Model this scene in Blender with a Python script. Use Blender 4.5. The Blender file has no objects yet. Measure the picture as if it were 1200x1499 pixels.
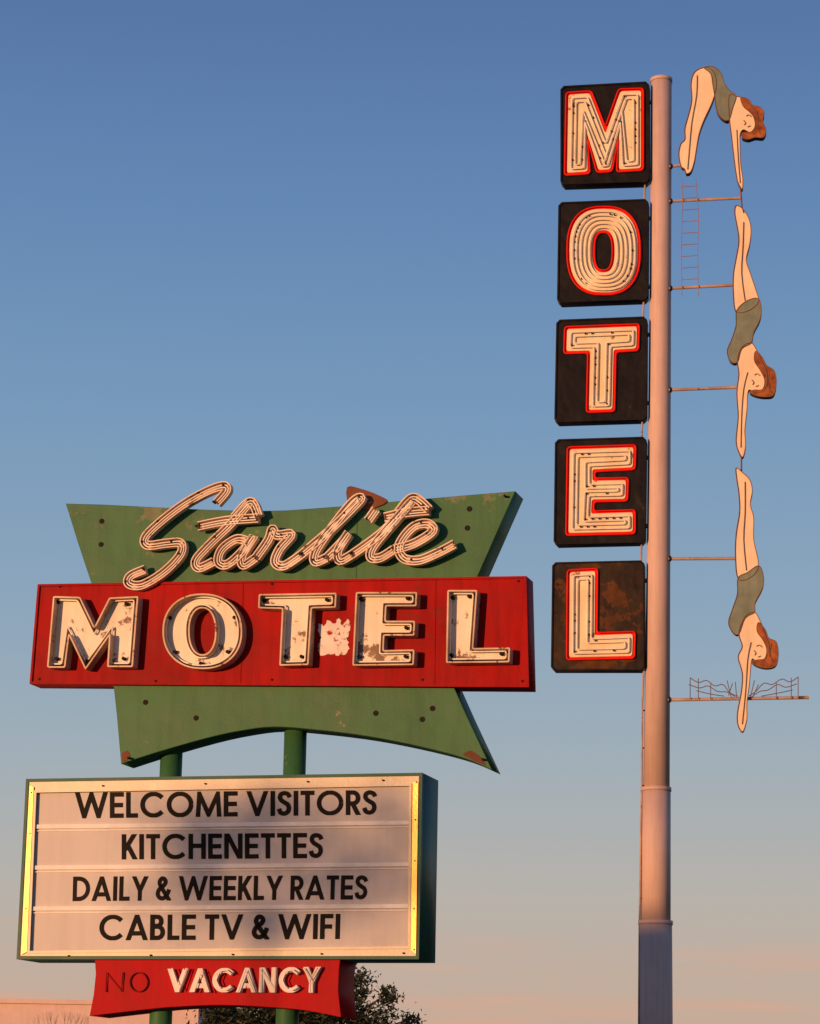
import bpy, bmesh, math, random
from mathutils import Vector, Matrix, noise
random.seed(7)
scene=bpy.context.scene
scene.view_settings.view_transform='Standard'
scene.view_settings.look='None'
scene.view_settings.exposure=0

# ---------------------------------------------------------------- camera
F=3600.0
PITCH=math.radians(14.04); ROLL=math.radians(1.0)
R=(Matrix.Rotation(math.pi/2+PITCH,3,'X')@Matrix.Rotation(ROLL,3,'Z'))
CAM=Vector((0,0,1.6))
cd=bpy.data.cameras.new('camera'); cam=bpy.data.objects.new('camera',cd)
scene.collection.objects.link(cam); scene.camera=cam
cam.matrix_world=Matrix.Translation(CAM)@R.to_4x4()
cd.sensor_fit='HORIZONTAL'; cd.sensor_width=36; cd.lens=108
cd.clip_end=5000

# ---------------------------------------------------------------- sign planes (survey of the flat signs)
class Plane:
    def __init__(s,p0,yaw):
        s.p0=Vector(p0); s.U=Vector((math.cos(yaw),-math.sin(yaw),0)); s.V=Vector((0,0,1)); s.N=s.U.cross(s.V)
        m=Matrix((s.U,s.V,s.N)).transposed().to_4x4(); s.M=Matrix.Translation(s.p0)@m
    def t(s,p,w=0.0):
        d=R@Vector(((p[0]-600)/F,(749.5-p[1])/F,-1))
        o=s.p0+s.N*w
        k=(o-CAM).dot(s.N)/d.dot(s.N)
        q=CAM+d*k-s.p0
        return (q.dot(s.U),q.dot(s.V))
    def W(s,u,v,w): return s.p0+s.U*u+s.V*v+s.N*w
    def P(s,p,w=0.0):
        u,v=s.t(p,w); return s.W(u,v,w)
SG=Plane((-1.33,24,5.9),math.radians(17))
TW=Plane((5.0,51,12),math.radians(10))

# ---------------------------------------------------------------- materials
def new_mat(name):
    m=bpy.data.materials.new(name); m.use_nodes=True
    nt=m.node_tree; b=nt.nodes['Principled BSDF']; return m,nt,b
def rgb(c): return (c[0],c[1],c[2],1)
def weathered(name,col,col2=None,rough=0.5,metal=0.0,scale=2.0,rust=0.0,rustcol=(0.12,0.05,0.025),rscale=5.0,bump=0.15,bscale=40,streak=0.0,spec=0.18,dent=0.0,edge=None,rustcol2=None):
    m,nt,b=new_mat(name); N=nt.nodes; L=nt.links
    tc=N.new('ShaderNodeTexCoord'); 
    n1=N.new('ShaderNodeTexNoise'); n1.inputs['Scale'].default_value=scale; n1.inputs['Detail'].default_value=8; n1.inputs['Roughness'].default_value=0.65
    L.new(tc.outputs['Object'],n1.inputs['Vector'])
    r1=N.new('ShaderNodeValToRGB'); r1.color_ramp.elements[0].position=0.35; r1.color_ramp.elements[1].position=0.68
    if col2 is None: col2=tuple(c*0.72 for c in col)
    r1.color_ramp.elements[0].color=rgb(col2); r1.color_ramp.elements[1].color=rgb(col)
    L.new(n1.outputs['Fac'],r1.inputs['Fac']); out=r1.outputs['Color']
    rr=N.new('ShaderNodeMapRange'); rr.inputs['To Min'].default_value=max(0.05,rough-0.12); rr.inputs['To Max'].default_value=min(1,rough+0.15)
    L.new(n1.outputs['Fac'],rr.inputs['Value']); L.new(rr.outputs['Result'],b.inputs['Roughness'])
    if streak>0:
        mp=N.new('ShaderNodeMapping'); mp.inputs['Scale'].default_value=(6,6,0.5)
        ns=N.new('ShaderNodeTexNoise'); ns.inputs['Scale'].default_value=2.0; ns.inputs['Detail'].default_value=6
        L.new(tc.outputs['Object'],mp.inputs['Vector']); L.new(mp.outputs['Vector'],ns.inputs['Vector'])
        rs=N.new('ShaderNodeValToRGB'); rs.color_ramp.elements[0].position=0.45; rs.color_ramp.elements[1].position=0.72
        rs.color_ramp.elements[0].color=(0,0,0,1); rs.color_ramp.elements[1].color=(streak,)*3+(1,)
        L.new(ns.outputs['Fac'],rs.inputs['Fac'])
        mx=N.new('ShaderNodeMix'); mx.data_type='RGBA'; L.new(rs.outputs['Color'],mx.inputs['Factor'])
        L.new(out,mx.inputs['A']); mx.inputs['B'].default_value=rgb(tuple(c*0.45 for c in col)); out=mx.outputs['Result']
    if rust>0:
        nr=N.new('ShaderNodeTexNoise'); nr.inputs['Scale'].default_value=rscale; nr.inputs['Detail'].default_value=10; nr.inputs['Roughness'].default_value=0.7
        mp2=N.new('ShaderNodeMapping'); mp2.inputs['Location'].default_value=(3.1,7.7,1.3)
        L.new(tc.outputs['Object'],mp2.inputs['Vector']); L.new(mp2.outputs['Vector'],nr.inputs['Vector'])
        fac=nr.outputs['Fac']
        if edge:
            sz=N.new('ShaderNodeSeparateXYZ'); L.new(tc.outputs['Object'],sz.inputs[0])
            me_=N.new('ShaderNodeMapRange'); me_.inputs['From Min'].default_value=edge[0]; me_.inputs['From Max'].default_value=edge[1]; me_.inputs['To Max'].default_value=edge[2]
            L.new(sz.outputs['Z'],me_.inputs['Value'])
            ad=N.new('ShaderNodeMath'); ad.operation='ADD'; L.new(fac,ad.inputs[0]); L.new(me_.outputs[0],ad.inputs[1]); fac=ad.outputs[0]
        r2=N.new('ShaderNodeValToRGB'); t=0.70-0.30*rust
        r2.color_ramp.elements[0].position=t; r2.color_ramp.elements[1].position=t+0.03
        r2.color_ramp.elements[0].color=(0,0,0,1); r2.color_ramp.elements[1].color=(1,1,1,1)
        L.new(fac,r2.inputs['Fac'])
        mx=N.new('ShaderNodeMix'); mx.data_type='RGBA'; L.new(r2.outputs['Color'],mx.inputs['Factor'])
        L.new(out,mx.inputs['A']); mx.inputs['B'].default_value=rgb(rustcol); out=mx.outputs['Result']
        if rustcol2:
            nq=N.new('ShaderNodeTexNoise'); nq.inputs['Scale'].default_value=rscale*3; L.new(tc.outputs['Object'],nq.inputs['Vector'])
            m3=N.new('ShaderNodeMix'); m3.data_type='RGBA'; L.new(nq.outputs['Fac'],m3.inputs['Factor']); m3.inputs['A'].default_value=rgb(rustcol); m3.inputs['B'].default_value=rgb(rustcol2)
            L.new(m3.outputs['Result'],mx.inputs['B'])
    L.new(out,b.inputs['Base Color'])
    b.inputs['Metallic'].default_value=metal
    b.inputs['Specular IOR Level'].default_value=spec
    nb=N.new('ShaderNodeTexNoise'); nb.inputs['Scale'].default_value=bscale; nb.inputs['Detail'].default_value=4
    L.new(tc.outputs['Object'],nb.inputs['Vector'])
    bp=N.new('ShaderNodeBump'); bp.inputs['Strength'].default_value=bump; bp.inputs['Distance'].default_value=0.01
    L.new(nb.outputs['Fac'],bp.inputs['Height'])
    if dent>0:
        nd=N.new('ShaderNodeTexNoise'); nd.inputs['Scale'].default_value=1.7; nd.inputs['Detail'].default_value=2
        L.new(tc.outputs['Object'],nd.inputs['Vector'])
        b2=N.new('ShaderNodeBump'); b2.inputs['Strength'].default_value=dent; b2.inputs['Distance'].default_value=0.08
        L.new(nd.outputs['Fac'],b2.inputs['Height']); L.new(bp.outputs['Normal'],b2.inputs['Normal'])
        L.new(b2.outputs['Normal'],b.inputs['Normal'])
    else: L.new(bp.outputs['Normal'],b.inputs['Normal'])
    return m
zt=lambda y: SG.P((400,y)).z
M_green=weathered('green_paint',(0.050,0.158,0.058),(0.034,0.112,0.044),0.5,rust=0.04,rustcol=(0.22,0.18,0.11),rscale=3.0,dent=0.3,streak=0.35,edge=(zt(1010),zt(1125),0.05))
M_greenw=weathered('green_paint_worn',(0.052,0.160,0.060),(0.036,0.115,0.045),0.5,rust=0.22,rustcol=(0.085,0.085,0.04),rustcol2=(0.17,0.21,0.11),rscale=3.2,dent=0.25,streak=0.35,edge=(zt(795),zt(738),0.10))
M_greend=weathered('green_cabinet_paint',(0.022,0.10,0.062),(0.017,0.07,0.045),0.45,rust=0.12,rscale=4)
M_red=weathered('red_paint',(0.38,0.006,0.005),(0.24,0.004,0.004),0.5,scale=1.3,rust=0.28,rustcol=(0.14,0.007,0.006),rustcol2=(0.24,0.02,0.012),rscale=3.0,dent=0.35,streak=0.55,spec=0.05)
M_red2=weathered('red_paint_small_sign',(0.42,0.006,0.009),(0.32,0.005,0.007),0.5,rust=0.1,rustcol=(0.2,0.01,0.01),dent=0.2,spec=0.05,streak=0.3)
M_cream=weathered('cream_letter_paint',(0.84,0.74,0.60),(0.72,0.60,0.46),0.5,rust=0.40,rustcol=(0.10,0.045,0.025),rustcol2=(0.30,0.19,0.12),rscale=4.5,streak=0.25,edge=(zt(925),zt(978),0.085))
M_gap=weathered('rust_and_shade_letter_pan',(0.12,0.062,0.035),(0.04,0.022,0.015),0.7,rust=0.4,rustcol=(0.28,0.17,0.10),rscale=8)  # dark border: rust, with the channel walls' shade painted into its colour
M_cream2=weathered('cream_tower_letter_paint',(0.84,0.70,0.45),(0.72,0.56,0.33),0.5,rust=0.28,rustcol=(0.3,0.17,0.08),rscale=2.5,streak=0.15)
M_rim=weathered('letter_rim_metal',(0.62,0.47,0.34),(0.32,0.21,0.13),0.5,rust=0.35,rscale=9,metal=0.1)
M_rim2=weathered('script_rim_metal',(0.84,0.66,0.51),(0.66,0.48,0.35),0.5,rust=0.34,rustcol=(0.18,0.08,0.04),rscale=6)
M_script=weathered('script_channel_paint',(0.72,0.55,0.42),(0.50,0.34,0.23),0.6,rust=0.46,rustcol=(0.09,0.035,0.02),rustcol2=(0.20,0.09,0.05),rscale=6)
M_rustp=weathered('rusted_plate',(0.20,0.07,0.035),(0.09,0.035,0.02),0.8,rust=0.3,rustcol=(0.5,0.38,0.28),rscale=6)
M_tube=weathered('neon_glass_tube',(0.88,0.80,0.70),(0.72,0.60,0.49),0.25,bump=0.0,spec=0.4,rust=0.2,rustcol=(0.15,0.08,0.05),rscale=5)
M_tubed=weathered('neon_glass_tube_dim',(0.17,0.008,0.008),(0.09,0.006,0.006),0.35,bump=0.0,spec=0.08)
M_redt=weathered('red_neon_border',(0.80,0.014,0.006),(0.66,0.012,0.006),0.35,bump=0.0,spec=0.08)
M_black=weathered('black_box_paint',(0.007,0.005,0.005),(0.014,0.010,0.009),0.42,rust=0.18,rustcol=(0.045,0.024,0.013),rscale=2,dent=0.6,streak=0.2,spec=0.12)
M_blackr=weathered('black_box_rust_and_reflection',(0.013,0.009,0.006),(0.045,0.024,0.011),0.4,rust=0.60,rustcol=(0.16,0.052,0.008),rustcol2=(0.012,0.008,0.005),rscale=1.3,dent=0.6,streak=0.3,spec=0.12)  # orange patches stand for rust and for warm reflections painted into the colour
M_dark=weathered('dark_metal',(0.022,0.016,0.013),None,0.7,spec=0.08)
M_pole=weathered('pole_paint',(0.62,0.43,0.37),(0.54,0.37,0.315),0.55,scale=0.8,streak=0.25,dent=0.05)
M_arm=weathered('steel_arm',(0.55,0.38,0.30),(0.3,0.18,0.12),0.5,rust=0.3,rscale=6)
M_brown=weathered('brown_neon_frame',(0.22,0.10,0.06),None,0.5)
M_skin=weathered('diver_skin_paint',(0.86,0.66,0.45),(0.76,0.56,0.37),0.5,scale=1.5,streak=0.15)
M_suit=weathered('diver_swimsuit_paint',(0.22,0.25,0.19),(0.15,0.18,0.135),0.5,scale=3,streak=0.3)
M_hair=weathered('diver_hair_paint',(0.45,0.13,0.03),(0.14,0.035,0.012),0.5,scale=5)
M_edge=weathered('cutout_edge_metal',(0.09,0.075,0.06),None,0.6)
M_alu=weathered('aluminium_frame',(0.46,0.41,0.34),(0.34,0.30,0.25),0.5,metal=0.35,scale=5,spec=0.3)
M_gold=weathered('sun_glint_side_frame',(0.92,0.60,0.15),(0.74,0.45,0.10),0.4,metal=0.35,scale=4,spec=0.4,streak=0.25)  # golden sun glint on the upright frame bars, painted in as base colour
M_aluw=weathered('white_track',(0.75,0.72,0.70),(0.6,0.57,0.55),0.45,scale=5)
M_panel=weathered('letter_board_plastic',(0.54,0.49,0.47),(0.47,0.43,0.41),0.4,scale=1.5,streak=0.15,bump=0.03,spec=0.1)
M_ltr=weathered('black_acrylic_letter',(0.010,0.008,0.008),None,0.5,bump=0,spec=0.04)
M_white=weathered('white_worn_paint',(0.76,0.70,0.62),(0.6,0.5,0.45),0.6,rust=0.4,rustcol=(0.34,0.012,0.01),rscale=9)
M_whitel=weathered('white_letter_paint',(0.78,0.70,0.62),(0.56,0.46,0.40),0.5,rust=0.28,rustcol=(0.3,0.03,0.02),rscale=8)
M_stucco=weathered('stucco',(0.72,0.52,0.45),(0.64,0.46,0.40),0.9,bscale=60,bump=0.4,streak=0.15)
M_stucco2=weathered('grey_stucco',(0.40,0.36,0.32),None,0.9)
M_glass=weathered('window_glass',(0.03,0.035,0.04),None,0.1,bump=0,spec=0.5)
M_asph=weathered('asphalt',(0.055,0.053,0.05),(0.04,0.04,0.038),0.9,bscale=80)
M_conc=weathered('concrete',(0.32,0.30,0.27),(0.26,0.24,0.22),0.9)
M_dirt=weathered('desert_soil',(0.26,0.20,0.14),(0.20,0.15,0.11),1.0,scale=0.5)
M_paint=weathered('road_paint',(0.6,0.5,0.15),None,0.7)
M_bark=weathered('bark',(0.10,0.07,0.05),None,0.95,scale=8)
M_leaf=weathered('leaves',(0.085,0.08,0.028),(0.035,0.042,0.017),0.6,scale=3)

# ---------------------------------------------------------------- helpers
def empty(name,loc):
    e=bpy.data.objects.new(name,None); e.location=loc; scene.collection.objects.link(e); e.empty_display_size=0.5; return e
def add_obj(name,me,parent,mats):
    for m in mats: me.materials.append(m)
    o=bpy.data.objects.new(name,me); scene.collection.objects.link(o)
    if parent:
        o.parent=parent; o.matrix_parent_inverse=Matrix.Translation(-parent.location)
    return o
def to_mesh(co,M):
    dg=bpy.context.evaluated_depsgraph_get(); me=bpy.data.meshes.new_from_object(co.evaluated_get(dg))
    me.transform(M); cu=co.data; bpy.data.objects.remove(co); bpy.data.curves.remove(cu); me.materials.clear(); return me
def smooth(pts,closed=False,n=6):
    out=[];m=len(pts);rng=m if closed else m-1
    for i in range(rng):
        g=lambda k: pts[k%m] if closed else pts[min(max(k,0),m-1)]
        a,b,c,d=g(i-1),g(i),g(i+1),g(i+2)
        for j in range(n):
            t=j/n;t2=t*t;t3=t2*t
            out.append(tuple(0.5*((2*b[k])+(-a[k]+c[k])*t+(2*a[k]-5*b[k]+4*c[k]-d[k])*t2+(-a[k]+3*b[k]-3*c[k]+d[k])*t3) for k in range(2)))
    if not closed: out.append(tuple(pts[-1]))
    return out
def offset(pts,d):
    n=len(pts); A=sum(pts[i][0]*pts[(i+1)%n][1]-pts[(i+1)%n][0]*pts[i][1] for i in range(n))
    s=1 if A>0 else -1; out=[]
    for i in range(n):
        p0,p1,p2=Vector(pts[i-1]),Vector(pts[i]),Vector(pts[(i+1)%n])
        e1=(p1-p0).normalized(); e2=(p2-p1).normalized()
        n1=Vector((-e1.y,e1.x))*s; n2=Vector((-e2.y,e2.x))*s
        b=(n1+n2); 
        if b.length<1e-5: b=n1
        b.normalize(); k=d/max(0.35,b.dot(n1)); q=p1+b*k; out.append((q.x,q.y))
    return out
def rnd(pts,r,n=4):
    out=[];m=len(pts)
    for i in range(m):
        p0,p1,p2=Vector(pts[i-1]),Vector(pts[i]),Vector(pts[(i+1)%m])
        a=p1+(p0-p1).normalized()*min(r,(p0-p1).length*.45); c=p1+(p2-p1).normalized()*min(r,(p2-p1).length*.45)
        for j in range(n+1):
            t=j/n; q=a*(1-t)**2+p1*2*t*(1-t)+c*t*t; out.append((q.x,q.y))
    return out
def ell(cx,cy,rx,ry,n=40,p=2.0):
    o=[]
    for i in range(n):
        a=2*math.pi*i/n; c,s=math.cos(a),math.sin(a)
        o.append((cx+rx*math.copysign(abs(c)**(2/p),c),cy+ry*math.copysign(abs(s)**(2/p),s)))
    return o
def plate(name,loops,pl,w0,w1,mat,parent,bevel=0.0,mat_side=None):
    cu=bpy.data.curves.new(name,'CURVE'); cu.dimensions='2D'; cu.fill_mode='BOTH'
    cu.extrude=(w1-w0)/2-bevel; cu.bevel_depth=bevel; cu.bevel_resolution=1
    if bevel: cu.offset=-bevel
    for lp in loops:
        sp=cu.splines.new('POLY'); sp.points.add(len(lp)-1)
        for i,p in enumerate(lp):
            u,v=pl.t(p,w1); sp.points[i].co=(u,v,0,1)
        sp.use_cyclic_u=True
    co=bpy.data.objects.new(name,cu); scene.collection.objects.link(co)
    me=to_mesh(co,pl.M@Matrix.Translation((0,0,(w0+w1)/2)))
    ms=[mat]
    if mat_side:
        ms.append(mat_side)
        for f in me.polygons:
            if f.normal.dot(pl.N)<0.7: f.material_index=1
    return add_obj(name,me,parent,ms)
def tubes(name,paths,r,mat,parent,closed=True,res=2):
    cu=bpy.data.curves.new(name,'CURVE'); cu.dimensions='3D'; cu.bevel_depth=r; cu.bevel_resolution=res; cu.use_fill_caps=True
    for k,pp in enumerate(paths):
        sp=cu.splines.new('POLY'); sp.points.add(len(pp)-1)
        for i,p in enumerate(pp): sp.points[i].co=(*p,1)
        sp.use_cyclic_u=closed
    co=bpy.data.objects.new(name,cu); scene.collection.objects.link(co)
    me=to_mesh(co,Matrix.Identity(4))
    for f in me.polygons: f.use_smooth=True
    return add_obj(name,me,parent,[mat])
def ringtube(bm,pts,rad,segs=16,cap=True):
    rings=[];n=len(pts)
    for i,p in enumerate(pts):
        p=Vector(p); d=(Vector(pts[min(i+1,n-1)])-Vector(pts[max(i-1,0)])).normalized()
        a=d.orthogonal().normalized() if abs(d.z)<0.95 else Vector((1,0,0)); a=(a-d*a.dot(d)).normalized(); b=d.cross(a)
        rings.append([bm.verts.new(p+(a*math.cos(2*math.pi*k/segs)+b*math.sin(2*math.pi*k/segs))*rad[i]) for k in range(segs)])
    for i in range(n-1):
        for k in range(segs):
            f=bm.faces.new((rings[i][k],rings[i][(k+1)%segs],rings[i+1][(k+1)%segs],rings[i+1][k])); f.smooth=True
    if cap:
        bm.faces.new(rings[0][::-1]); bm.faces.new(rings[-1])
def bm_obj(name,bm,parent,mats):
    if len(bm.faces)<5000: bmesh.ops.recalc_face_normals(bm,faces=bm.faces[:])
    me=bpy.data.meshes.new(name); bm.to_mesh(me); bm.free(); return add_obj(name,me,parent,mats)
def box(bm,c,s,rot=0,mi=0):
    m=Matrix.Translation(c)@Matrix.Rotation(rot,4,'Z')@Matrix.Diagonal((s[0],s[1],s[2],1))
    r=bmesh.ops.create_cube(bm,size=1,matrix=m)
def spots(name,pts,pl,w,r,d,mat,parent,segs=12):
    bm=bmesh.new()
    for p in pts:
        a=pl.P(p,w); ringtube(bm,[a-pl.N*0.01,a+pl.N*d],[r,r],segs)
    return bm_obj(name,bm,parent,[mat])
def dens(pts,step=3.0):
    out=[];n=len(pts)
    for i in range(n):
        a=Vector(pts[i]);b=Vector(pts[(i+1)%n]);k=max(1,int((b-a).length/step))
        for j in range(k): q=a.lerp(b,j/k); out.append((q.x,q.y))
    return out
# ---- geometric sans sign lettering drawn with constant-width strokes
def arc(cx,cy,rx,ry,a0,a1,n=16): return [(cx+rx*math.cos(math.radians(a0+(a1-a0)*i/n)),cy+ry*math.sin(math.radians(a0+(a1-a0)*i/n))) for i in range(n+1)]
def glyph(ch,t):
    if ch=='W': return 1.26,[[(.06,1.06),(.35,.07),(.63,.92),(.91,.07),(1.20,1.06)]]
    if ch=='M': return 1.0,[[(.08,-.06),(.14,.91),(.50,.09),(.86,.91),(.92,-.06)]]
    if ch=='V': return .84,[[(.06,1.06),(.42,.05),(.78,1.06)]]
    if ch=='A': return .84,[[(.06,-.06),(.42,.96),(.78,-.06)],[(.18,.27),(.66,.27)]]
    if ch=='E': return .54,[[(t,0),(t,1)],[(t,1-t),(.54,1-t)],[(t,.5),(.51,.5)],[(t,t),(.54,t)]]
    if ch=='F': return .50,[[(t,0),(t,1)],[(t,1-t),(.50,1-t)],[(t,.5),(.46,.5)]]
    if ch=='L': return .46,[[(t,0),(t,1)],[(t,t),(.46,t)]]
    if ch=='T': return .54,[[(.27,0),(.27,1)],[(0,1-t),(.54,1-t)]]
    if ch=='I': return 2*t,[[(t,0),(t,1)]]
    if ch=='C': return .94,[arc(.52,.5,.52-t,.5-t+.01,40,320,24)]
    if ch=='O': return 1.04,[arc(.52,.5,.52-t,.5-t+.01,0,360,32)]
    if ch=='S': return .54,[smooth([(.48,.74),(.42,.86),(.28,.91),(.14,.86),(.10,.73),(.17,.61),(.29,.53),(.41,.44),(.45,.29),(.39,.15),(.26,.09),(.12,.14),(.06,.29)],False,4)]
    if ch=='R': return .57,[[(t,0),(t,1)],[(t,1-t),(.28,1-t)]+arc(.28,.69,.20,.31-t,90,-90,12)+[(.28,.38+t),(t,.38+t)],[(.27,.45),(.52,-.06)]]
    if ch=='B': return .58,[[(t,0),(t,1)],[(t,1-t),(.28,1-t)]+arc(.28,.735,.15,.265-t,90,-90,12)+[(t,.47+t)],[(t,.47+t-.03),(.3,.47+t-.03)]+arc(.3,(.47+t-.03+t)/2,.19,(.47-.03)/2,90,-90,12)+[(t,t)]]
    if ch=='K': return .60,[[(t,0),(t,1)],[(.12,.38),(.54,1.06)],[(.22,.60),(.56,-.06)]]
    if ch=='H': return .68,[[(t,0),(t,1)],[(.68-t,0),(.68-t,1)],[(t,.52),(.68-t,.52)]]
    if ch=='N': return .72,[[(t,0),(t,1)],[(.72-t,0),(.72-t,1)],[(t-.04,1.1),(.72-t+.04,-.1)]]
    if ch=='D': return .76,[[(t,0),(t,1)],[(t,1-t),(.27,1-t)]+arc(.27,.5,.49-t,.5-t,90,-90,18)+[(t,t)]]
    if ch=='Y': return .72,[[(.06,1.06),(.36,.42)],[(.66,1.06),(.36,.42)],[(.36,.50),(.36,0)]]
    if ch=='&': return .66,[smooth([(.62,-.02),(.40,.30),(.20,.60),(.15,.76),(.24,.90),(.36,.88),(.42,.76),(.34,.62),(.16,.48),(.08,.30),(.14,.15),(.28,.09),(.42,.15),(.52,.30),(.58,.46)],False,4)]
    return .26,[]
def clip(poly,lo,hi):
    for s,lim in ((1,lo),(-1,hi)):
        out=[]
        for i in range(len(poly)):
            a=poly[i];b=poly[(i+1)%len(poly)]; da=(a[1]-lim)*s; db=(b[1]-lim)*s
            if da>=0: out.append(a)
            if (da>=0)!=(db>=0):
                k=da/(da-db); out.append((a[0]+(b[0]-a[0])*k,a[1]+(b[1]-a[1])*k))
        poly=out
        if not poly: return []
    return poly
def lettering(name,body,quad,pl,w0,w1,mat,parent,t=.088,gap=.095):
    polys=[];x=0;k=0
    for ch in body:
        wd,paths=glyph(ch,t)
        for p in paths:
            L_=[];R_=[]
            p=[Vector(q) for q in p]
            clean=[p[0]]
            for q in p[1:]:
                if (q-clean[-1]).length>1e-4: clean.append(q)
            p=clean
            for i in range(len(p)):
                e1=(p[i]-p[i-1]).normalized() if i>0 else None
                e2=(p[i+1]-p[i]).normalized() if i<len(p)-1 else None
                if e1 is None: e1=e2
                if e2 is None: e2=e1
                n1=Vector((-e1.y,e1.x)); n2=Vector((-e2.y,e2.x)); b=(n1+n2).normalized(); kk=t/max(.25,b.dot(n1))
                L_.append(p[i]+b*kk); R_.append(p[i]-b*kk)
            k+=1
            for i in range(len(p)-1):
                q=clip([tuple(L_[i]),tuple(L_[i+1]),tuple(R_[i+1]),tuple(R_[i])],0,1)
                if len(q)>2: polys.append(([(a+x,b) for a,b in q],k))
        x+=wd+(gap if wd!=.26 else 0)
    X=x-gap
    TL_,TR_,BR_,BL_=[Vector(q) for q in quad]; bm=bmesh.new()
    for q,k in polys:
        wz=w1+0.0004*(k%5); fr=[];bk=[]
        for a,b in q:
            a/=X; p=(BL_*(1-a)+BR_*a)*(1-b)+(TL_*(1-a)+TR_*a)*b
            u,v=pl.t(p,w1); fr.append(bm.verts.new(pl.W(u,v,wz))); bk.append(bm.verts.new(pl.W(u,v,w0)))
        bm.faces.new(fr); n=len(fr)
        for i in range(n): bm.faces.new((fr[i],bk[i],bk[(i+1)%n],fr[(i+1)%n]))
    return bm_obj(name,bm,parent,[mat])

# ================================================================ MAIN NEON SIGN
S1=empty('neon_motel_sign',(SG.p0.x,SG.p0.y,0))
up=[(96,737)]+[(150,738.5),(220,742),(300,746),(370,748),(420,747),(500,741),(600,732),(680,725)]+[(754,719),(727,780),(696,850),(690,870),(140,872),(133,852),(114,795)]
plate('upper_green_panel',[up],SG,-0.38,-0.05,M_greenw,S1,0.006)
lowc=smooth([(720,1127),(680,1110),(620,1094),(540,1078),(460,1068),(400,1064),(350,1070),(300,1081),(230,1101),(177,1118)],False,4)
lo=[(164,985),(655,985),(684,1050)]+lowc+[(171,1050)]
plate('lower_green_panel',[lo],SG,-0.38,-0.05,M_green,S1,0.006)
red=[(55,855),(770,843),(774,1006),(43,1001)]
plate('red_sign_box',[red],SG,-0.28,0.0,M_red,S1,0.006)
plate('red_box_lip',[rnd(red,1),offset(red,3.2)],SG,0.001,0.018,M_red,S1,0.0)
def seam(name,a,b,pl,w,mat,par,r=0.004): return tubes(name,[[pl.P(a,w),pl.P(b,w)]],r,mat,par,False,1)
seam('box_seam',(356,850),(352,1003),SG,0.001,M_red,S1)
seam('box_seam_2',(638,846),(636,1004),SG,0.001,M_red,S1)
seam('panel_seam',(523,742),(521,850),SG,-0.049,M_green,S1)
Lm={
'M':[(78,873),(117,874),(138,918),(160,875),(202,873),(194,976),(157,976),(160,930),(125,980),(101,930),(95,977),(69,977)],
'T':[(379,870),(492,868),(491,889),(456,890),(451,973),(409,974),(413,891),(378,890)],
'E':[(521,867),(610,867),(609,887),(565,887),(564,909),(607,909),(606,930),(562,930),(561,952),(606,951),(605,973),(516,974)],
'L':[(655,864),(698,864),(692,949),(746,948),(745,969),(653,970)]}
def channel_letter(nm,loops,pl,par,depth=0.13,tr=0.009,rimw=1.8,holes=()):
    allo=[rnd(l,2,2) for l in loops]+[h for h in holes]
    plate('letter_%s_pan'%nm,allo,pl,0.002,0.016,M_gap,par)
    cf=[rnd(offset(l,4.3),1.5,2) for l in loops]+[offset(h,-4.3) for h in holes]
    plate('letter_%s_face'%nm,cf,pl,0.0165,0.026,M_cream,par)
    for i,l in enumerate(loops): 
        q=rnd(l,2,2); plate('letter_%s_wall'%nm,[offset(q,-0.4),offset(q,rimw)],pl,0.003,depth,M_rim,par)
    for h in holes: plate('letter_%s_inner_wall'%nm,[offset(h,-rimw),offset(h,0.4)],pl,0.003,depth,M_rim,par)
    tp=[]
    for l in loops: tp.append([pl.P(p,0.06) for p in rnd(offset(l,5.0),3,3)])
    for h in holes: tp.append([pl.P(p,0.06) for p in offset(h,-5.0)])
    tubes('letter_%s_neon'%nm,tp,tr,M_tube,par)
for k,l in Lm.items(): channel_letter(k,[l],SG,S1)
O=ell(296,924,58,55,48,2.2); Oh=ell(296,924,19,34,40,2.2)
channel_letter('O',[O],SG,S1,holes=[Oh])
sp=[(86,882),(85,965),(130,968),(183,965),(187,885),(250,905),(345,905),(335,955),(258,955),(296,972),(388,880),(480,879),(420,962),(443,962),(530,878),(598,877),(596,920),(595,962),(528,962),(664,876),(688,874),(662,960),(735,958)]
spots('tube_supports',sp,SG,0.02,0.018,0.05,M_dark,S1)
rw=random.Random(21)
pt=[(468,912),(474,916),(480,908),(487,914),(496,906),(501,914),(510,907),(512,922),(507,934),(511,948),(506,958),(492,959),(478,957),(467,959),(465,944),(471,934),(465,924)]
pt2=[(a+rw.uniform(-1.6,1.6),b+rw.uniform(-1.6,1.6)) for a,b in dens(pt,3)]
plate('worn_white_patch',[pt2],SG,0.0005,0.004,M_white,S1)
spots('grommets',[(149,763),(148,797),(687,745),(684,773),(213,1028),(287,1051),(550,1044),(618,1053),(633,1037)],SG,-0.05,0.027,0.006,M_dark,S1,16)
spots('small_bolts',[(90,860),(760,852),(60,995),(766,998),(400,856),(400,996),(620,996),(230,998),(190,1110),(708,1112),(740,727)],SG,-0.04,0.012,0.05,M_dark,S1,8)
plate('corner_rust_patch',[rnd([(676,1104),(688,1098),(699,1104),(706,1113),(712,1121),(697,1115)],2,2)],SG,-0.0495,-0.044,M_rustp,S1)
plate('corner_rust_patch_2',[rnd([(178,1102),(186,1098),(191,1106),(186,1113),(179,1116)],2,2)],SG,-0.0495,-0.044,M_rustp,S1)
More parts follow.
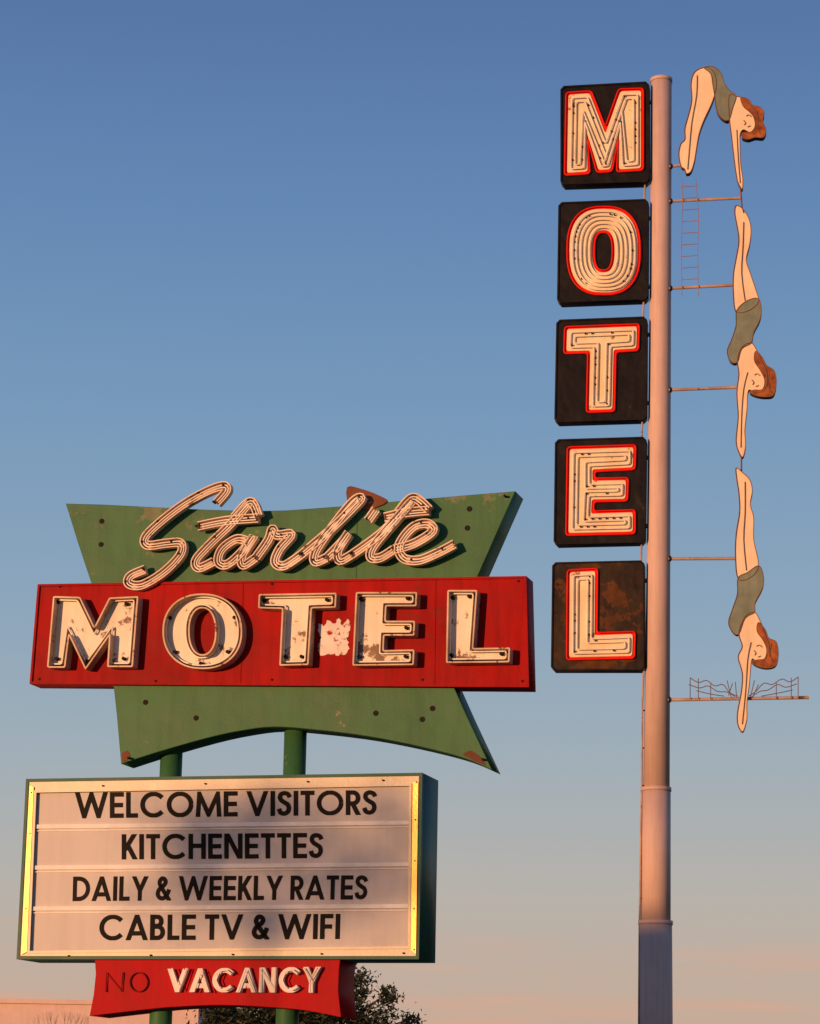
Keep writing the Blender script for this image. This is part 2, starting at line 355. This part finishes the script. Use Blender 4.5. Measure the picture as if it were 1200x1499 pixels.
def ribbon(name,pts,pl,w,par,h=7.0,d=0.07):
    c=smooth(pts,False,7); n=len(c); bm=bmesh.new(); rows=[]; t1=[];t2=[]
    mpp=24.5/F
    hh=h*mpp
    cs=[(-hh,d),(-hh,0),(hh,0),(hh,d),(hh-.011,d),(hh-.011,.012),(-hh+.011,.012),(-hh+.011,d)]
    L=[Vector(pl.t(p,w+d)) for p in c]
    for i in range(n):
        a=L[max(i-1,0)]; b=L[min(i+1,n-1)]; e=(b-a).normalized(); nn=Vector((-e.y,e.x))
        rows.append([bm.verts.new(pl.W(L[i].x+nn.x*s,L[i].y+nn.y*s,w+z)) for s,z in cs])
        for t,s in ((t1,-0.013),(t2,0.013)): t.append(pl.W(L[i].x+nn.x*s,L[i].y+nn.y*s,w+0.05))
    for i in range(n-1):
        for k in range(8):
            f=bm.faces.new((rows[i][k],rows[i][(k+1)%8],rows[i+1][(k+1)%8],rows[i+1][k])); f.material_index=1 if k==5 else 0
    for r in (0,n-1):
        bm.faces.new((rows[r][0],rows[r][1],rows[r][2],rows[r][3]))
        bm.faces.new((rows[r][4],rows[r][5],rows[r][6],rows[r][7]))
    bm_obj(name,bm,par,[M_rim2,M_script])
    return t1[1:-1],t2[1:-1]
strokes=[
('script_S',[(316,736),(331,718),(326,711),(302,719),(268,738),(235,763),(212,786),(216,798),(243,795),(264,795),(263,812),(238,838),(207,856),(188,854),(190,843),(212,833)]),
('script_t',[(365,735),(340,764),(305,798),(286,820),(291,831),(312,822)]),
('script_t_bar',[(289,770),(330,762),(378,758)]),
('script_t_peak',[(342,757),(366,734),(378,756)]),
('script_a',[(362,792),(345,789),(324,804),(319,822),(332,826),(354,807),(371,785),(354,813),(356,827),(374,816)]),
('script_r',[(374,816),(392,790),(398,774),(405,783),(426,782),(409,803),(402,822),(415,828),(440,812)]),
('script_l',[(440,812),(480,778),(515,744),(528,729),(516,734),(488,768),(462,806),(461,822),(478,816)]),
('script_i',[(478,816),(500,793),(509,781),(494,806),(497,820),(514,812)]),
('script_i_dot',[(538,762),(550,745)]),
('script_t2',[(514,812),(560,778),(603,733),(577,762),(547,798),(542,815),(556,816),(576,804)]),
('script_t2_bar',[(562,757),(595,750),(628,747)]),
('script_t2_peak',[(582,750),(604,728),(628,746)]),
('script_e',[(576,804),(606,795),(633,777),(624,766),(603,772),(584,797),(589,816),(611,820),(640,809),(665,796)]),
]
tt=[]
for i,(nm,p) in enumerate(strokes):
    a,b=ribbon(nm,p,SG,0.004+0.003*(i%5),S1); tt+=[a,b]
tubes('script_neon',tt,0.0075,M_tube,S1,False,1)
rr=random.Random(3); dots=[]
for nm,p in strokes:
    c=smooth(p,False,3)
    for k in range(0,len(c),5): dots.append((c[k][0]+rr.uniform(-2,2),c[k][1]+rr.uniform(-2,2)))
spots('script_tube_supports',dots,SG,0.01,0.012,0.06,M_dark,S1,8)
plate('script_back_plate',[smooth([(508,713),(530,716),(552,724),(567,734),(540,745),(512,742)],True,3)],SG,-0.06,-0.03,M_rustp,S1)
def post(name,pt,pb,r,par,pl=SG,w=-0.3,mat=M_green):
    a=pl.P(pt,w); b=pl.P(pb,w); b2=Vector((b.x,b.y,-0.3)); 
    bm=bmesh.new(); ringtube(bm,[Vector((b.x,b.y,a.z)),b2],[r,r],24)
    return bm_obj(name,bm,par,[mat])
post('post_left',(249,1020),(243,1300),0.112,S1)
post('post_right',(431,1020),(426,1300),0.112,S1)

# ================================================================ LETTER BOARD
S2=empty('letter_board_sign',(SG.p0.x-0.5,SG.p0.y,0))
cab=[(38,1140),(618,1131),(613,1404),(24,1404)]
plate('cabinet',[cab],SG,-0.58,-0.02,M_greend,S2,0.005)
plate('cabinet_lip',[cab,offset(cab,4.5)],SG,-0.019,0.03,M_greend,S2)
f1=offset(cab,4.8); f2=[(51,1158),(601,1148),(599,1387),(41,1394)]
plate('aluminium_frame',[f1,f2],SG,-0.019,0.022,M_alu,S2,0.0)
plate('frame_inner_bead',[offset(f2,-1.5),offset(f2,2.2)],SG,0.0221,0.034,M_alu,S2)
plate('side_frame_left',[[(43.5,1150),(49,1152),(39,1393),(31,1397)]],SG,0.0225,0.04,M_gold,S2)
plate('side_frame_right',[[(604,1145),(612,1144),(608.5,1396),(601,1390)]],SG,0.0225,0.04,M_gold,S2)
plate('letter_panel',[offset(f2,-1)],SG,-0.018,-0.008,M_panel,S2)
for i,(yl,yr) in enumerate([(1210,1204),(1270,1265),(1330,1326)]):
    xl=50-i*2.6
    plate('letter_track_%d'%(i+1),[[(xl,yl-3),(598.5,yr-3),(598.5,yr+3),(xl,yl+3)]],SG,-0.0075,0.012,M_aluw,S2)
    plate('letter_track_lip_%d'%(i+1),[[(xl,yl+5.4),(598.5,yr+5.4),(598.5,yr+7),(xl,yl+7)]],SG,-0.0075,0.005,M_aluw,S2)
bm=bmesh.new()
for p in [(44,1220),(38,1330),(610,1145),(608,1200),(607,1260),(606,1330),(606,1390),(150,1150),(300,1147),(450,1144),(560,1142),(100,1399),(220,1398),(340,1397),(470,1396),(590,1395),(46,1160)]:
    a=SG.P(p,0.04); ringtube(bm,[a-SG.N*0.02,a+SG.N*0.004],[0.009,0.008],8)
bm_obj('frame_screws',bm,S2,[M_dark])
txt=[('WELCOME VISITORS',[(110,1160),(551,1156.5),(551,1192.5),(110,1198)]),
('KITCHENETTES',[(178,1221),(472.5,1219),(472.5,1256),(178,1258)]),
('DAILY & WEEKLY RATES',[(107,1283),(538,1281),(537,1316.5),(106,1319)]),
('CABLE TV & WIFI',[(145.5,1339),(498,1337.5),(497,1374.5),(145,1376.5)])]
for i,(b,q) in enumerate(txt): lettering('text_line_%d'%(i+1),b,q,SG,-0.0078,-0.004,M_ltr,S2)

# ================================================================ VACANCY SIGN
S3=empty('vacancy_sign',(SG.p0.x-0.9,SG.p0.y,0))
vb=smooth([(499,1489),(460,1481),(420,1476),(330,1471),(250,1474),(200,1479),(131,1487)],False,4)
vac=[(138,1396),(499,1396),(496,1420),(495,1450)]+vb+[(137,1455),(140,1425)]
plate('vacancy_box',[vac],SG,-0.52,-0.03,M_red2,S3,0.004)
lettering('vacancy_text','VACANCY',[(246,1418),(469,1415),(467,1453),(245,1452)],SG,-0.029,0.02,M_whitel,S3,0.10,.13)
def st(paths,w,r,mat,nm,par): tubes(nm,[[SG.P(q,w) for q in p] for p in paths],r,mat,par,False,1)
no=[[(155,1452),(156,1424),(178,1451),(180,1423)],ell(203,1437.5,13,14,24)+[(216,1437.5)]]
st(no,-0.012,0.007,M_tubed,'no_neon',S3)
def sc(x0,x1,pts): return [(x0+(x1-x0)*a,1452-35*b) for a,b in pts]
vs=[sc(252,273,[(0,1),(.5,0.08),(1,1)]),sc(284,306,[(0,0),(.5,.9),(1,0)]),sc(315,338,[(1,.78),(.7,.92),(.3,.88),(.05,.5),(.3,.12),(.7,.08),(1,.22)]),sc(348,371,[(0,0),(.5,.9),(1,0)]),sc(380,402,[(0,0),(0,.97),(1,.03),(1,1)]),sc(412,435,[(1,.78),(.7,.92),(.3,.88),(.05,.5),(.3,.12),(.7,.08),(1,.22)]),sc(444,465,[(0,1),(.5,.5),(1,1),(.5,.5),(.5,0)])]
st(vs,0.05,0.007,M_tube,'vacancy_neon',S3)

# ================================================================ PYLON SIGN
T1=empty('pylon_motel_sign',(TW.P((965,1000),-0.2).x,TW.P((965,1000),-0.2).y,0))
WP=-0.22
secs=[[(118,952.5,983),(400,951,982.2),(800,946.5,981),(1153,941.5,980)],[(1153,939,981.5),(1348,938,981.5)],[(1348,935,983.5),(1499,935,984.5)]]
bm=bmesh.new()
for s in secs:
    ps=[];rs=[]
    for y,a,b in s:
        A=TW.P((a,y),WP);B=TW.P((b,y),WP); ps.append((A+B)/2); rs.append((A-B).length/2)
    if s is secs[-1]:
        ps.append(Vector((ps[-1].x,ps[-1].y,-0.3))); rs.append(rs[-1]*1.02)
    ringtube(bm,ps,rs,40)
for (y,a,b) in [(118,951.5,984),(1155,937.5,982.5),(1350,933.8,984.8)]:
    A=TW.P((a,y),WP);B=TW.P((b,y),WP); c=(A+B)/2; r=(A-B).length/2
    ringtube(bm,[c+Vector((0,0,.03)),c-Vector((0,0,.05))],[r,r],40)
bm_obj('pole',bm,T1,[M_pole])
boxes={'M':[(820,126),(950,119),(950,266),(820,270)],'O':[(817,296),(949,291),(948,438),(815,443)],'T':[(814,468),(947,463),(946,614),(811,618)],'E':[(812,643),(946,639),(944,794),(810,797)],'L':[(808,823),(943,820),(943,981),(806,981)]}
TL={
'M':[(832,139),(863,137),(886,196),(908,134),(938,133),(938,246),(906,248),(906,192),(893,248),(876,249),(858,192),(860,251),(830,253)],
'T':[(830,482),(932,478),(931,510),(898,512),(896,599),(862,600),(864,513),(829,514)],
'E':[(834,658),(927,655),(926,684),(867,687),(867,704),(916,703),(915,730),(866,731),(865,752),(926,750),(926,778),(832,780)],
'L':[(834,838),(871,836),(870,930),(926,928),(925,960),(833,962)]}
OO=ell(883.5,367,50,61,48,2.6); OH=ell(883,368,16.5,31,48,2.6)
for k,b in boxes.items():
    bb=rnd(b,5,1)
    plate('box_'+k,[bb],TW,-0.36,0.0,M_blackr if k=='L' else M_black,T1,0.01)
    plate('box_%s_lip'%k,[bb,rnd(offset(b,2.2),4.0,1)],TW,0.001,0.03,M_black,T1)
    if k=='O': loops=[OO];holes=[OH]
    else: loops=[TL[k]];holes=[]
    rl=[rnd(offset(l,-3.6),5,4) if k!='O' else offset(l,-3.6) for l in loops]+[offset(h,3.4) for h in holes]
    fl=[rnd(l,4,4) if k!='O' else l for l in loops]+holes
    plate('letter_%s_red_border'%k,rl,TW,0.001,0.006,M_redt,T1)
    plate('letter_%s_face'%k,fl,TW,0.0065,0.03,M_cream2,T1)
    tubes('letter_%s_red_neon'%k,[[TW.P(p,0.04) for p in q] for q in rl],0.018,M_redt,T1)
    tp=[]
    ins=(5,11) if k!='O' else (4,10,16.5,23,29.5)
    for d in ins:
        for l in loops:
            if k!='O': tp.append([TW.P(p,0.08) for p in rnd(offset(l,d),3,3)])
            else:
                f=d/33.5; tp.append([TW.P((OO[i][0]*(1-f)+OH[i][0]*f,OO[i][1]*(1-f)+OH[i][1]*f),0.08) for i in range(48)])
    tubes('letter_%s_neon'%k,tp,0.016,M_tube,T1)
    dd=[]
    rr=random.Random(ord(k))
    q=dens(offset(loops[0],8),9)
    for p in q:
        if rr.random()<0.3: dd.append(p)
    spots('letter_%s_tube_supports'%k,dd,TW,0.03,0.017,0.06,M_dark,T1,8)
cps=[[TW.P((944,268),-0.15),TW.P((943,294),-0.15)],[TW.P((942,440),-0.15),TW.P((941,466),-0.15)],[TW.P((940,616),-0.15),TW.P((939,642),-0.15)],[TW.P((939,795),-0.15),TW.P((938,822),-0.15)]]
tubes('box_link_conduits',cps,0.022,M_arm,T1,False)
cond=[TW.P((942,978),-0.1),TW.P((940,1030),-0.1),TW.P((939,1160),-0.1),TW.P((936,1350),-0.1),TW.P((935,1499),-0.1)]; cond.append(Vector((cond[-1].x,cond[-1].y,0)))
tubes('conduit',[cond],0.022,M_arm,T1,False)
cl=[]
for y in range(1040,1490,55):
    a=TW.P((939-(y-1040)*0.009,y),-0.1); cl.append([a,TW.P((946,y),-0.15)])
tubes('conduit_clips',cl,0.016,M_dark,T1,False)
bm=bmesh.new()
for y in (150,250,320,420,490,590,670,770,850,960):
    xx=950-(y-120)*0.0085
    a=TW.P((xx-6,y),-0.2);b=TW.P((xx+10,y),-0.22); ringtube(bm,[a,b],[.05,.05],8)
bm_obj('box_brackets',bm,T1,[M_arm])
arms=[[(975,244),(1002,242)],[(975,295),(1084,290)],[(975,422.5),(1073,417.5)],[(975,571),(1080,567)],[(975,818),(1080,817.5)],[(975,1024.5),(1184,1021)]]
tubes('diver_support_arms',[[TW.P(p,-0.12) for p in a] for a in arms],0.035,M_arm,T1,False)
tubes('diver_support_rods',[[TW.P(p,-0.12) for p in a] for a in [[(1083,268),(1086,306)],[(1085,660),(1085,690)],[(1087,1020),(1087,1030)]]],0.018,M_brown,T1,False)
bm=bmesh.new()
for a in arms:
    p=TW.P((982.5-(a[0][1]-240)*0.003,a[0][1]-0.3),-0.12); ringtube(bm,[p-TW.U*0.02,p+TW.U*0.02],[.06,.06],14)
bm_obj('arm_flanges',bm,T1,[M_dark])

LD=empty('pool_ladder',tuple(TW.P((1010,432),-0.05)))
lp=[]
lp.append([TW.P(p,-0.05) for p in smooth([(997,262),(999,280),(998,320),(997,370),(998,434)],False,4)])
lp.append([TW.P(p,-0.05) for p in smooth([(1018,262),(1020,285),(1022,320),(1021,370),(1022,434)],False,4)])
y=272
while y<425:
    lp.append([TW.P((997.5,y+1.5),-0.05),TW.P((1021,y),-0.05)]); y+=17
M_thin=weathered('thin_ladder_paint',(0.36,0.20,0.15),None,0.5)
tubes('ladder_rails_and_rungs',lp,0.009,M_thin,LD,False,1)
WS=empty('water_splash_outline',tuple(TW.P((1088,1020),-0.05)))
sp=[[(1010,992),(1022,999),(1034,996),(1046,1004),(1058,1002),(1068,1014),(1080,1019)],[(1008,1002),(1024,1007),(1036,1004),(1050,1012),(1064,1013),(1076,1020)],
[(1168,991),(1156,998),(1144,994),(1130,1002),(1118,1000),(1106,1012),(1096,1019)],[(1166,1001),(1150,1006),(1138,1002),(1124,1010),(1112,1012),(1100,1020)],[(1019,1011),(1040,1016),(1060,1019)],[(1160,1010),(1136,1015),(1114,1019)]]
ww=[[TW.P(p,-0.05) for p in smooth(a,False,4)] for a in sp]
for x,t in [(1010,992),(1022,993),(1168,991),(1158,992),(1040,1000),(1136,998)]: ww.append([TW.P((x,t),-0.05),TW.P((x,1023.3),-0.05)])
for a,b in [((1070,1021),(1064,996)),((1078,1021),(1076,998)),((1098,1021),(1104,996)),((1092,1021),(1096,1000)),((1066,1018),(1072,1000)),((1102,1019),(1110,1002))]: ww.append([TW.P(a,-0.05),TW.P(b,-0.05)])
tubes('splash_lines',ww,0.010,M_brown,WS,False,1)

# ================================================================ DIVERS (flat painted cut-outs)
def diver(legs,suit,upper,hair,lines,loc):
    e=empty('diving_woman_figure',tuple(TW.P(loc,0)))
    D0=-0.17
    plate('legs',[smooth(legs,True,4)],TW,D0,0.0,M_skin,e,0,M_edge)
    plate('arms_and_face',[smooth(upper,True,4)],TW,D0,0.004,M_skin,e,0,M_edge)
    plate('swimsuit',[smooth(suit,True,4)],TW,D0-.004,0.010,M_suit,e,0,M_edge)
    plate('hair',[smooth(hair,True,4)],TW,D0-.008,0.016,M_hair,e,0,M_edge)
    tubes('outline',[[TW.P(p,0.012) for p in smooth(q,True,4)] for q in (legs,suit,upper,hair)],0.010,M_brown,e,True,1)
    tubes('painted_features',[[TW.P(p,0.022) for p in smooth(q,False,3)] for q in lines],0.008,M_brown,e,False,1)
    return e
diver([(1029,99),(1040,101),(1047,112),(1048,128),(1042,150),(1030,176),(1023,196),(1019,218),(1016,236),(1011,251),(1004,254),(1001,247),(996,243),(993,226),(996,211),(1002,204),(1002,188),(1008,166),(1012,146),(1011,122),(1016,106)],
 [(1030,99),(1044,98),(1055,107),(1060,122),(1068,133),(1077,141),(1072,158),(1066,176),(1055,172),(1048,160),(1046,142),(1043,124),(1040,108)],
 [(1067,140),(1077,141),(1086,143),(1093,148),(1103,158),(1110,172),(1107,186),(1098,194),(1088,190),(1083,197),(1083,215),(1084,240),(1087,262),(1086,277),(1080,268),(1077,255),(1073,225),(1070,198),(1067,172)],
 [(1084,143),(1096,146),(1101,154),(1112,157),(1118,166),(1116,178),(1121,190),(1117,201),(1105,201),(1095,204),(1086,201),(1087,194),(1098,194),(1105,185),(1103,172),(1096,163),(1088,156)],
 [[(1092,170),(1096,168),(1099,171)],[(1088,176),(1091,180),(1089,183)],[(1094,186),(1098,184)],[(1020,110),(1019,140),(1012,180),(1008,225),(1006,248)],[(1078,190),(1080,230),(1083,268)],[(1108,165),(1109,180),(1112,195)],[(1092,148),(1104,162),(1112,178)]],(1040,200))
diver([(1077,301),(1086,305),(1095,318),(1099,336),(1097,358),(1092,380),(1098,400),(1106,424),(1110,442),(1095,455),(1077,456),(1073,432),(1073,402),(1077,378),(1081,352),(1078,330),(1075,312)],
 [(1078,455),(1092,441),(1109,437),(1114,451),(1112,468),(1103,486),(1099,502),(1085,511),(1079,530),(1069,529),(1064,514),(1071,496),(1077,476)],
 [(1085,509),(1099,502),(1107,512),(1116,532),(1122,552),(1118,572),(1104,574),(1095,572),(1093,600),(1090,630),(1091,652),(1087,669),(1081,662),(1077,645),(1080,610),(1078,575),(1081,548),(1079,528)],
 [(1106,514),(1116,524),(1122,535),(1133,543),(1136,560),(1132,578),(1120,581),(1106,579),(1097,574),(1104,571),(1116,570),(1119,556),(1112,541),(1104,528)],
 [[(1104,549),(1108,547),(1112,550)],[(1100,556),(1103,560),(1101,563)],[(1106,566),(1110,564)],[(1088,325),(1087,360),(1085,400),(1090,440)],[(1094,545),(1088,570),(1085,610),(1084,655)],[(1126,545),(1124,560),(1128,574)],[(1085,300),(1088,312)],[(1112,524),(1122,545),(1122,566)]],(1092,480))
diver([(1077,685),(1087,692),(1097,702),(1101,718),(1098,738),(1103,758),(1103,790),(1110,828),(1097,846),(1080,847),(1076,815),(1077,782),(1082,750),(1081,722),(1078,702)],
 [(1080,846),(1094,838),(1110,828),(1117,842),(1116,860),(1105,882),(1104,896),(1090,905),(1081,928),(1072,925),(1066,911),(1072,891),(1079,869)],
 [(1090,903),(1104,896),(1112,908),(1120,928),(1125,950),(1118,968),(1106,968),(1100,966),(1097,998),(1093,1030),(1093,1052),(1087,1071),(1080,1062),(1079,1044),(1085,1010),(1086,985),(1080,962),(1086,946),(1081,927)],
 [(1110,911),(1120,922),(1125,934),(1136,940),(1139,958),(1135,974),(1122,978),(1108,975),(1100,969),(1108,966),(1119,964),(1122,950),(1116,936),(1108,924)],
 [[(1107,946),(1111,944),(1115,947)],[(1103,952),(1106,956),(1104,959)],[(1109,962),(1113,960)],[(1090,705),(1090,750),(1088,790),(1092,835)],[(1099,940),(1094,965),(1091,1010),(1086,1060)],[(1129,942),(1127,956),(1131,970)],[(1115,920),(1125,942),(1126,962)]],(1095,870))

# ================================================================ TREES
def tree(name,base,trunk_top,lobes,nclump,nleaf,leaf,seed,rt=0.16,clr=0.35):
    r=random.Random(seed); bm=bmesh.new()
    base=Vector(base); top=Vector(trunk_top)
    mid=base.lerp(top,.5)+Vector((r.uniform(-.15,.15),r.uniform(-.15,.15),0))
    ringtube(bm,[base,base.lerp(mid,.3),mid,top],[rt*1.3,rt,rt*.8,rt*.55],10,False)
    tot=sum(l[1]*l[2]*l[1] for l in lobes); cl=[]
    for c,rx,rz in lobes:
        c=Vector(c); m=top.lerp(c,.5)+Vector((r.uniform(-.1,.1),r.uniform(-.1,.1),r.uniform(-.05,.15)))
        ringtube(bm,[top,m,c],[rt*.5,rt*.3,rt*.1],7,False)
        k=max(3,int(nclump*rx*rz*rx/tot))
        for i in range(k):
            d=Vector((r.gauss(0,1),r.gauss(0,1),r.gauss(0,1))).normalized()*(r.random()**0.4)
            cc=c+Vector((d.x*rx,d.y*rx,d.z*rz)); cl.append(cc)
            if r.random()<0.3: ringtube(bm,[c,c.lerp(cc,.6)+Vector((0,0,.05)),cc],[rt*.12,rt*.07,rt*.03],5,False)
    for cc in cl:
        s=clr*r.uniform(.5,1.2)
        for i in range(nleaf):
            p=cc+Vector((r.gauss(0,.5)*s,r.gauss(0,.5)*s,r.gauss(0,.42)*s))
            a=Vector((r.gauss(0,1),r.gauss(0,1),r.gauss(0,1))).normalized(); b=a.orthogonal().normalized()
            l=leaf*r.uniform(.6,1.3)
            vs=[bm.verts.new(p+a*l),bm.verts.new(p+b*l*.4),bm.verts.new(p-a*l),bm.verts.new(p-b*l*.4)]
            f=bm.faces.new(vs); f.material_index=1
    me=bpy.data.meshes.new(name); bm.to_mesh(me); bm.free(); me.materials.append(M_bark); me.materials.append(M_leaf)
    o=bpy.data.objects.new(name,me); scene.collection.objects.link(o); return o
BG=Plane((-2,62,3),0.0)
def bl(x,y,rx,rz,w=0): return (BG.P((x,y),w),rx,rz)
tb=BG.P((400,1700),0); tb.z=0; tt_=BG.P((410,1560),0)
tree('shade_tree',tb,tt_,[bl(330,1500,0.8,0.6),bl(390,1505,1.0,0.8),bl(450,1470,1.0,0.9),bl(500,1455,0.6,0.75),bl(528,1432,0.2,0.28),bl(516,1480,.4,.5),bl(556,1478,0.28,0.42),bl(570,1453,0.13,0.13),bl(600,1492,0.2,0.14),bl(545,1500,.45,.3)],280,62,0.07,5)
sb=BG.P((88,1560),3); bm=bmesh.new(); r=random.Random(9)
def br(p,d,l,rad,dep):
    q=p+d*l; ringtube(bm,[p,q],[rad,rad*.6],5,False)
    if dep>0:
        for i in range(3): br(q,(d+Vector((r.uniform(-.4,.4),r.uniform(-.3,.3),r.uniform(-.1,.5)))).normalized(),l*.6,rad*.5,dep-1)
sb.z=0
br(sb,Vector((0,0,1)),1.80,.03,4)
bm_obj('bare_shrub',bm,None,[M_bark])

# sun direction
AZ=math.radians(45); EL=math.radians(3.2)
sd=Vector((-math.sin(AZ)*math.cos(EL),-math.cos(AZ)*math.cos(EL),math.sin(EL)))
c=SG.P((390,1262),0)+sd*42; side=Vector((math.cos(AZ),-math.sin(AZ),0))
tree('street_tree',(c.x,c.y,0),(c.x,c.y,c.z-0.75),[(c,0.8,.75),(c+side*0.9+Vector((0,0,.0)),.62,.72),(c-side*0.8+Vector((0,0,0)),.55,.70)],125,34,0.055,11,0.05,0.34)

# ================================================================ BUILDINGS
def building(name,x0,x1,y0,y1,h,mat,nwin,storeys):
    e=empty(name,((x0+x1)/2,(y0+y1)/2,0))
    bm=bmesh.new(); cx,cy=(x0+x1)/2,(y0+y1)/2
    box(bm,(cx,cy,h/2),(x1-x0,y1-y0,h)); bm_obj('walls',bm,e,[mat])
    bm=bmesh.new(); t=.25
    for (c_,s_) in [((cx,y0-.0,h+.06),(x1-x0+.3,t,.13)),((cx,y1,h+.06),(x1-x0+.3,t,.13)),((x0,cy,h+.06),(t,y1-y0-.26,.13)),((x1,cy,h+.06),(t,y1-y0-.26,.13))]: box(bm,c_,s_)
    bm_obj('parapet_coping',bm,e,[mat])
    for face,yy,sgn in (('front',y0,-1),('back',y1,1)):
        b1=bmesh.new(); b2=bmesh.new()
        for s in range(storeys):
            zc=1.5+s*3.1
            if zc+.8>h: break
            for i in range(nwin):
                xx=x0+(i+.5)*(x1-x0)/nwin
                box(b1,(xx,yy+sgn*.004,zc),(1.3,.02,1.1)); 
                box(b2,(xx,yy+sgn*.03,zc+.6),(1.5,.07,.08)); box(b2,(xx,yy+sgn*.03,zc-.6),(1.5,.09,.08)); box(b2,(xx-.69,yy+sgn*.03,zc),(.08,.06,1.11)); box(b2,(xx+.69,yy+sgn*.03,zc),(.08,.06,1.11)); box(b2,(xx,yy+sgn*.03,zc),(.05,.05,1.11))
        bm_obj(face+'_window_glass',b1,e,[M_glass]); bm_obj(face+'_window_frames',b2,e,[M_aluw])
    bm=bmesh.new(); box(bm,(cx+.6+1.6,y0-.03,1.05),(1.0,.06,2.1)); bm_obj('door',bm,e,[M_brown])
    return e
bw=Plane((0,75,0),0)
q=bw.P((291,1467),0)
building('stucco_building',q.x-32,q.x,75,92,q.z-.12,M_stucco,7,1)
pp=TW.P((960,1357),WP); hb=pp+sd*100
building('apartment_building',hb.x-14,hb.x+3,hb.y-7,hb.y+2,hb.z-.12,M_stucco2,6,3)

# ================================================================ GROUND
def sheet(name,x0,x1,y0,y1,z,mat,th=0):
    bm=bmesh.new()
    if th: box(bm,((x0+x1)/2,(y0+y1)/2,z-th/2),(x1-x0,y1-y0,th))
    else: bm.faces.new([bm.verts.new(v) for v in ((x0,y0,z),(x1,y0,z),(x1,y1,z),(x0,y1,z))])
    return bm_obj(name,bm,None,[mat])
sheet('ground',-2500,2500,-2500,2500,0,M_dirt)
sheet('road',-400,400,-11,6,0.004,M_asph)
sheet('parking_lot',-30,30,26,48,0.006,M_asph)
sheet('pavement',-400,400,6,9,0.13,M_conc,0.15)
sheet('pavement',-400,400,-14,-11,0.13,M_conc,0.15)
sheet('road_centre_line',-400,400,-2.6,-2.45,0.008,M_paint)

# ================================================================ LIGHT
sl=bpy.data.lights.new('sun','SUN'); sl.energy=4.6; sl.angle=math.radians(0.5); sl.color=(1.0,0.51,0.23)
so=bpy.data.objects.new('sun',sl); scene.collection.objects.link(so); so.rotation_euler=sd.to_track_quat('Z','Y').to_euler(); so.location=(-30,-30,30)
w=bpy.data.worlds.new('World'); scene.world=w; w.use_nodes=True; nt=w.node_tree; N=nt.nodes; L=nt.links
bg=N['Background']; bg.inputs['Strength'].default_value=0.1
sky=N.new('ShaderNodeTexSky'); sky.sky_type='NISHITA'; sky.sun_disc=False; sky.sun_elevation=EL; sky.sun_rotation=math.atan2(sd.x,sd.y); sky.air_density=1.0; sky.dust_density=1.5
tc=N.new('ShaderNodeTexCoord'); sx=N.new('ShaderNodeSeparateXYZ'); L.new(tc.outputs['Generated'],sx.inputs[0])
rp=N.new('ShaderNodeValToRGB'); cr=rp.color_ramp
def lin(c): return tuple(((x/255)/12.92 if x/255<=.04045 else ((x/255+.055)/1.055)**2.4) for x in c)+(1,)
stops=[(0.0,(202,166,144)),(0.045,(200,174,156)),(0.09,(186,180,173)),(0.148,(161,176,187)),(0.203,(142,168,191)),(0.282,(120,155,190)),(0.36,(101,137,183)),(0.435,(86,119,168)),(1.0,(50,75,125))]
while len(cr.elements)<len(stops): cr.elements.new(0.5)
for i,(p,c_) in enumerate(stops): cr.elements[i].position=p; cr.elements[i].color=lin(c_)
L.new(sx.outputs['Z'],rp.inputs['Fac'])
mp=N.new('ShaderNodeMapping'); mp.inputs['Scale'].default_value=(9,9,110); L.new(tc.outputs['Generated'],mp.inputs['Vector'])
cn=N.new('ShaderNodeTexNoise'); cn.inputs['Scale'].default_value=1.0; cn.inputs['Detail'].default_value=6; L.new(mp.outputs['Vector'],cn.inputs['Vector'])
c1=N.new('ShaderNodeMapRange'); c1.inputs['From Min'].default_value=.5; c1.inputs['From Max'].default_value=.75; L.new(cn.outputs['Fac'],c1.inputs['Value'])
c2=N.new('ShaderNodeMapRange'); c2.inputs['From Min'].default_value=.085; c2.inputs['From Max'].default_value=.05; c2.inputs['To Max'].default_value=0.8; L.new(sx.outputs['Z'],c2.inputs['Value'])
mm=N.new('ShaderNodeMath'); mm.operation='MULTIPLY'; L.new(c1.outputs[0],mm.inputs[0]); L.new(c2.outputs[0],mm.inputs[1])
mc=N.new('ShaderNodeMix'); mc.data_type='RGBA'; L.new(mm.outputs[0],mc.inputs['Factor']); L.new(rp.outputs['Color'],mc.inputs['A']); mc.inputs['B'].default_value=lin((224,170,144))
vm=N.new('ShaderNodeVectorMath'); vm.operation='SCALE'; vm.inputs['Scale'].default_value=10.0; L.new(mc.outputs['Result'],vm.inputs[0])
mx=N.new('ShaderNodeMix'); mx.data_type='RGBA'; mx.inputs['Factor'].default_value=0.95; L.new(sky.outputs['Color'],mx.inputs['A']); L.new(vm.outputs['Vector'],mx.inputs['B'])
L.new(mx.outputs['Result'],bg.inputs['Color'])
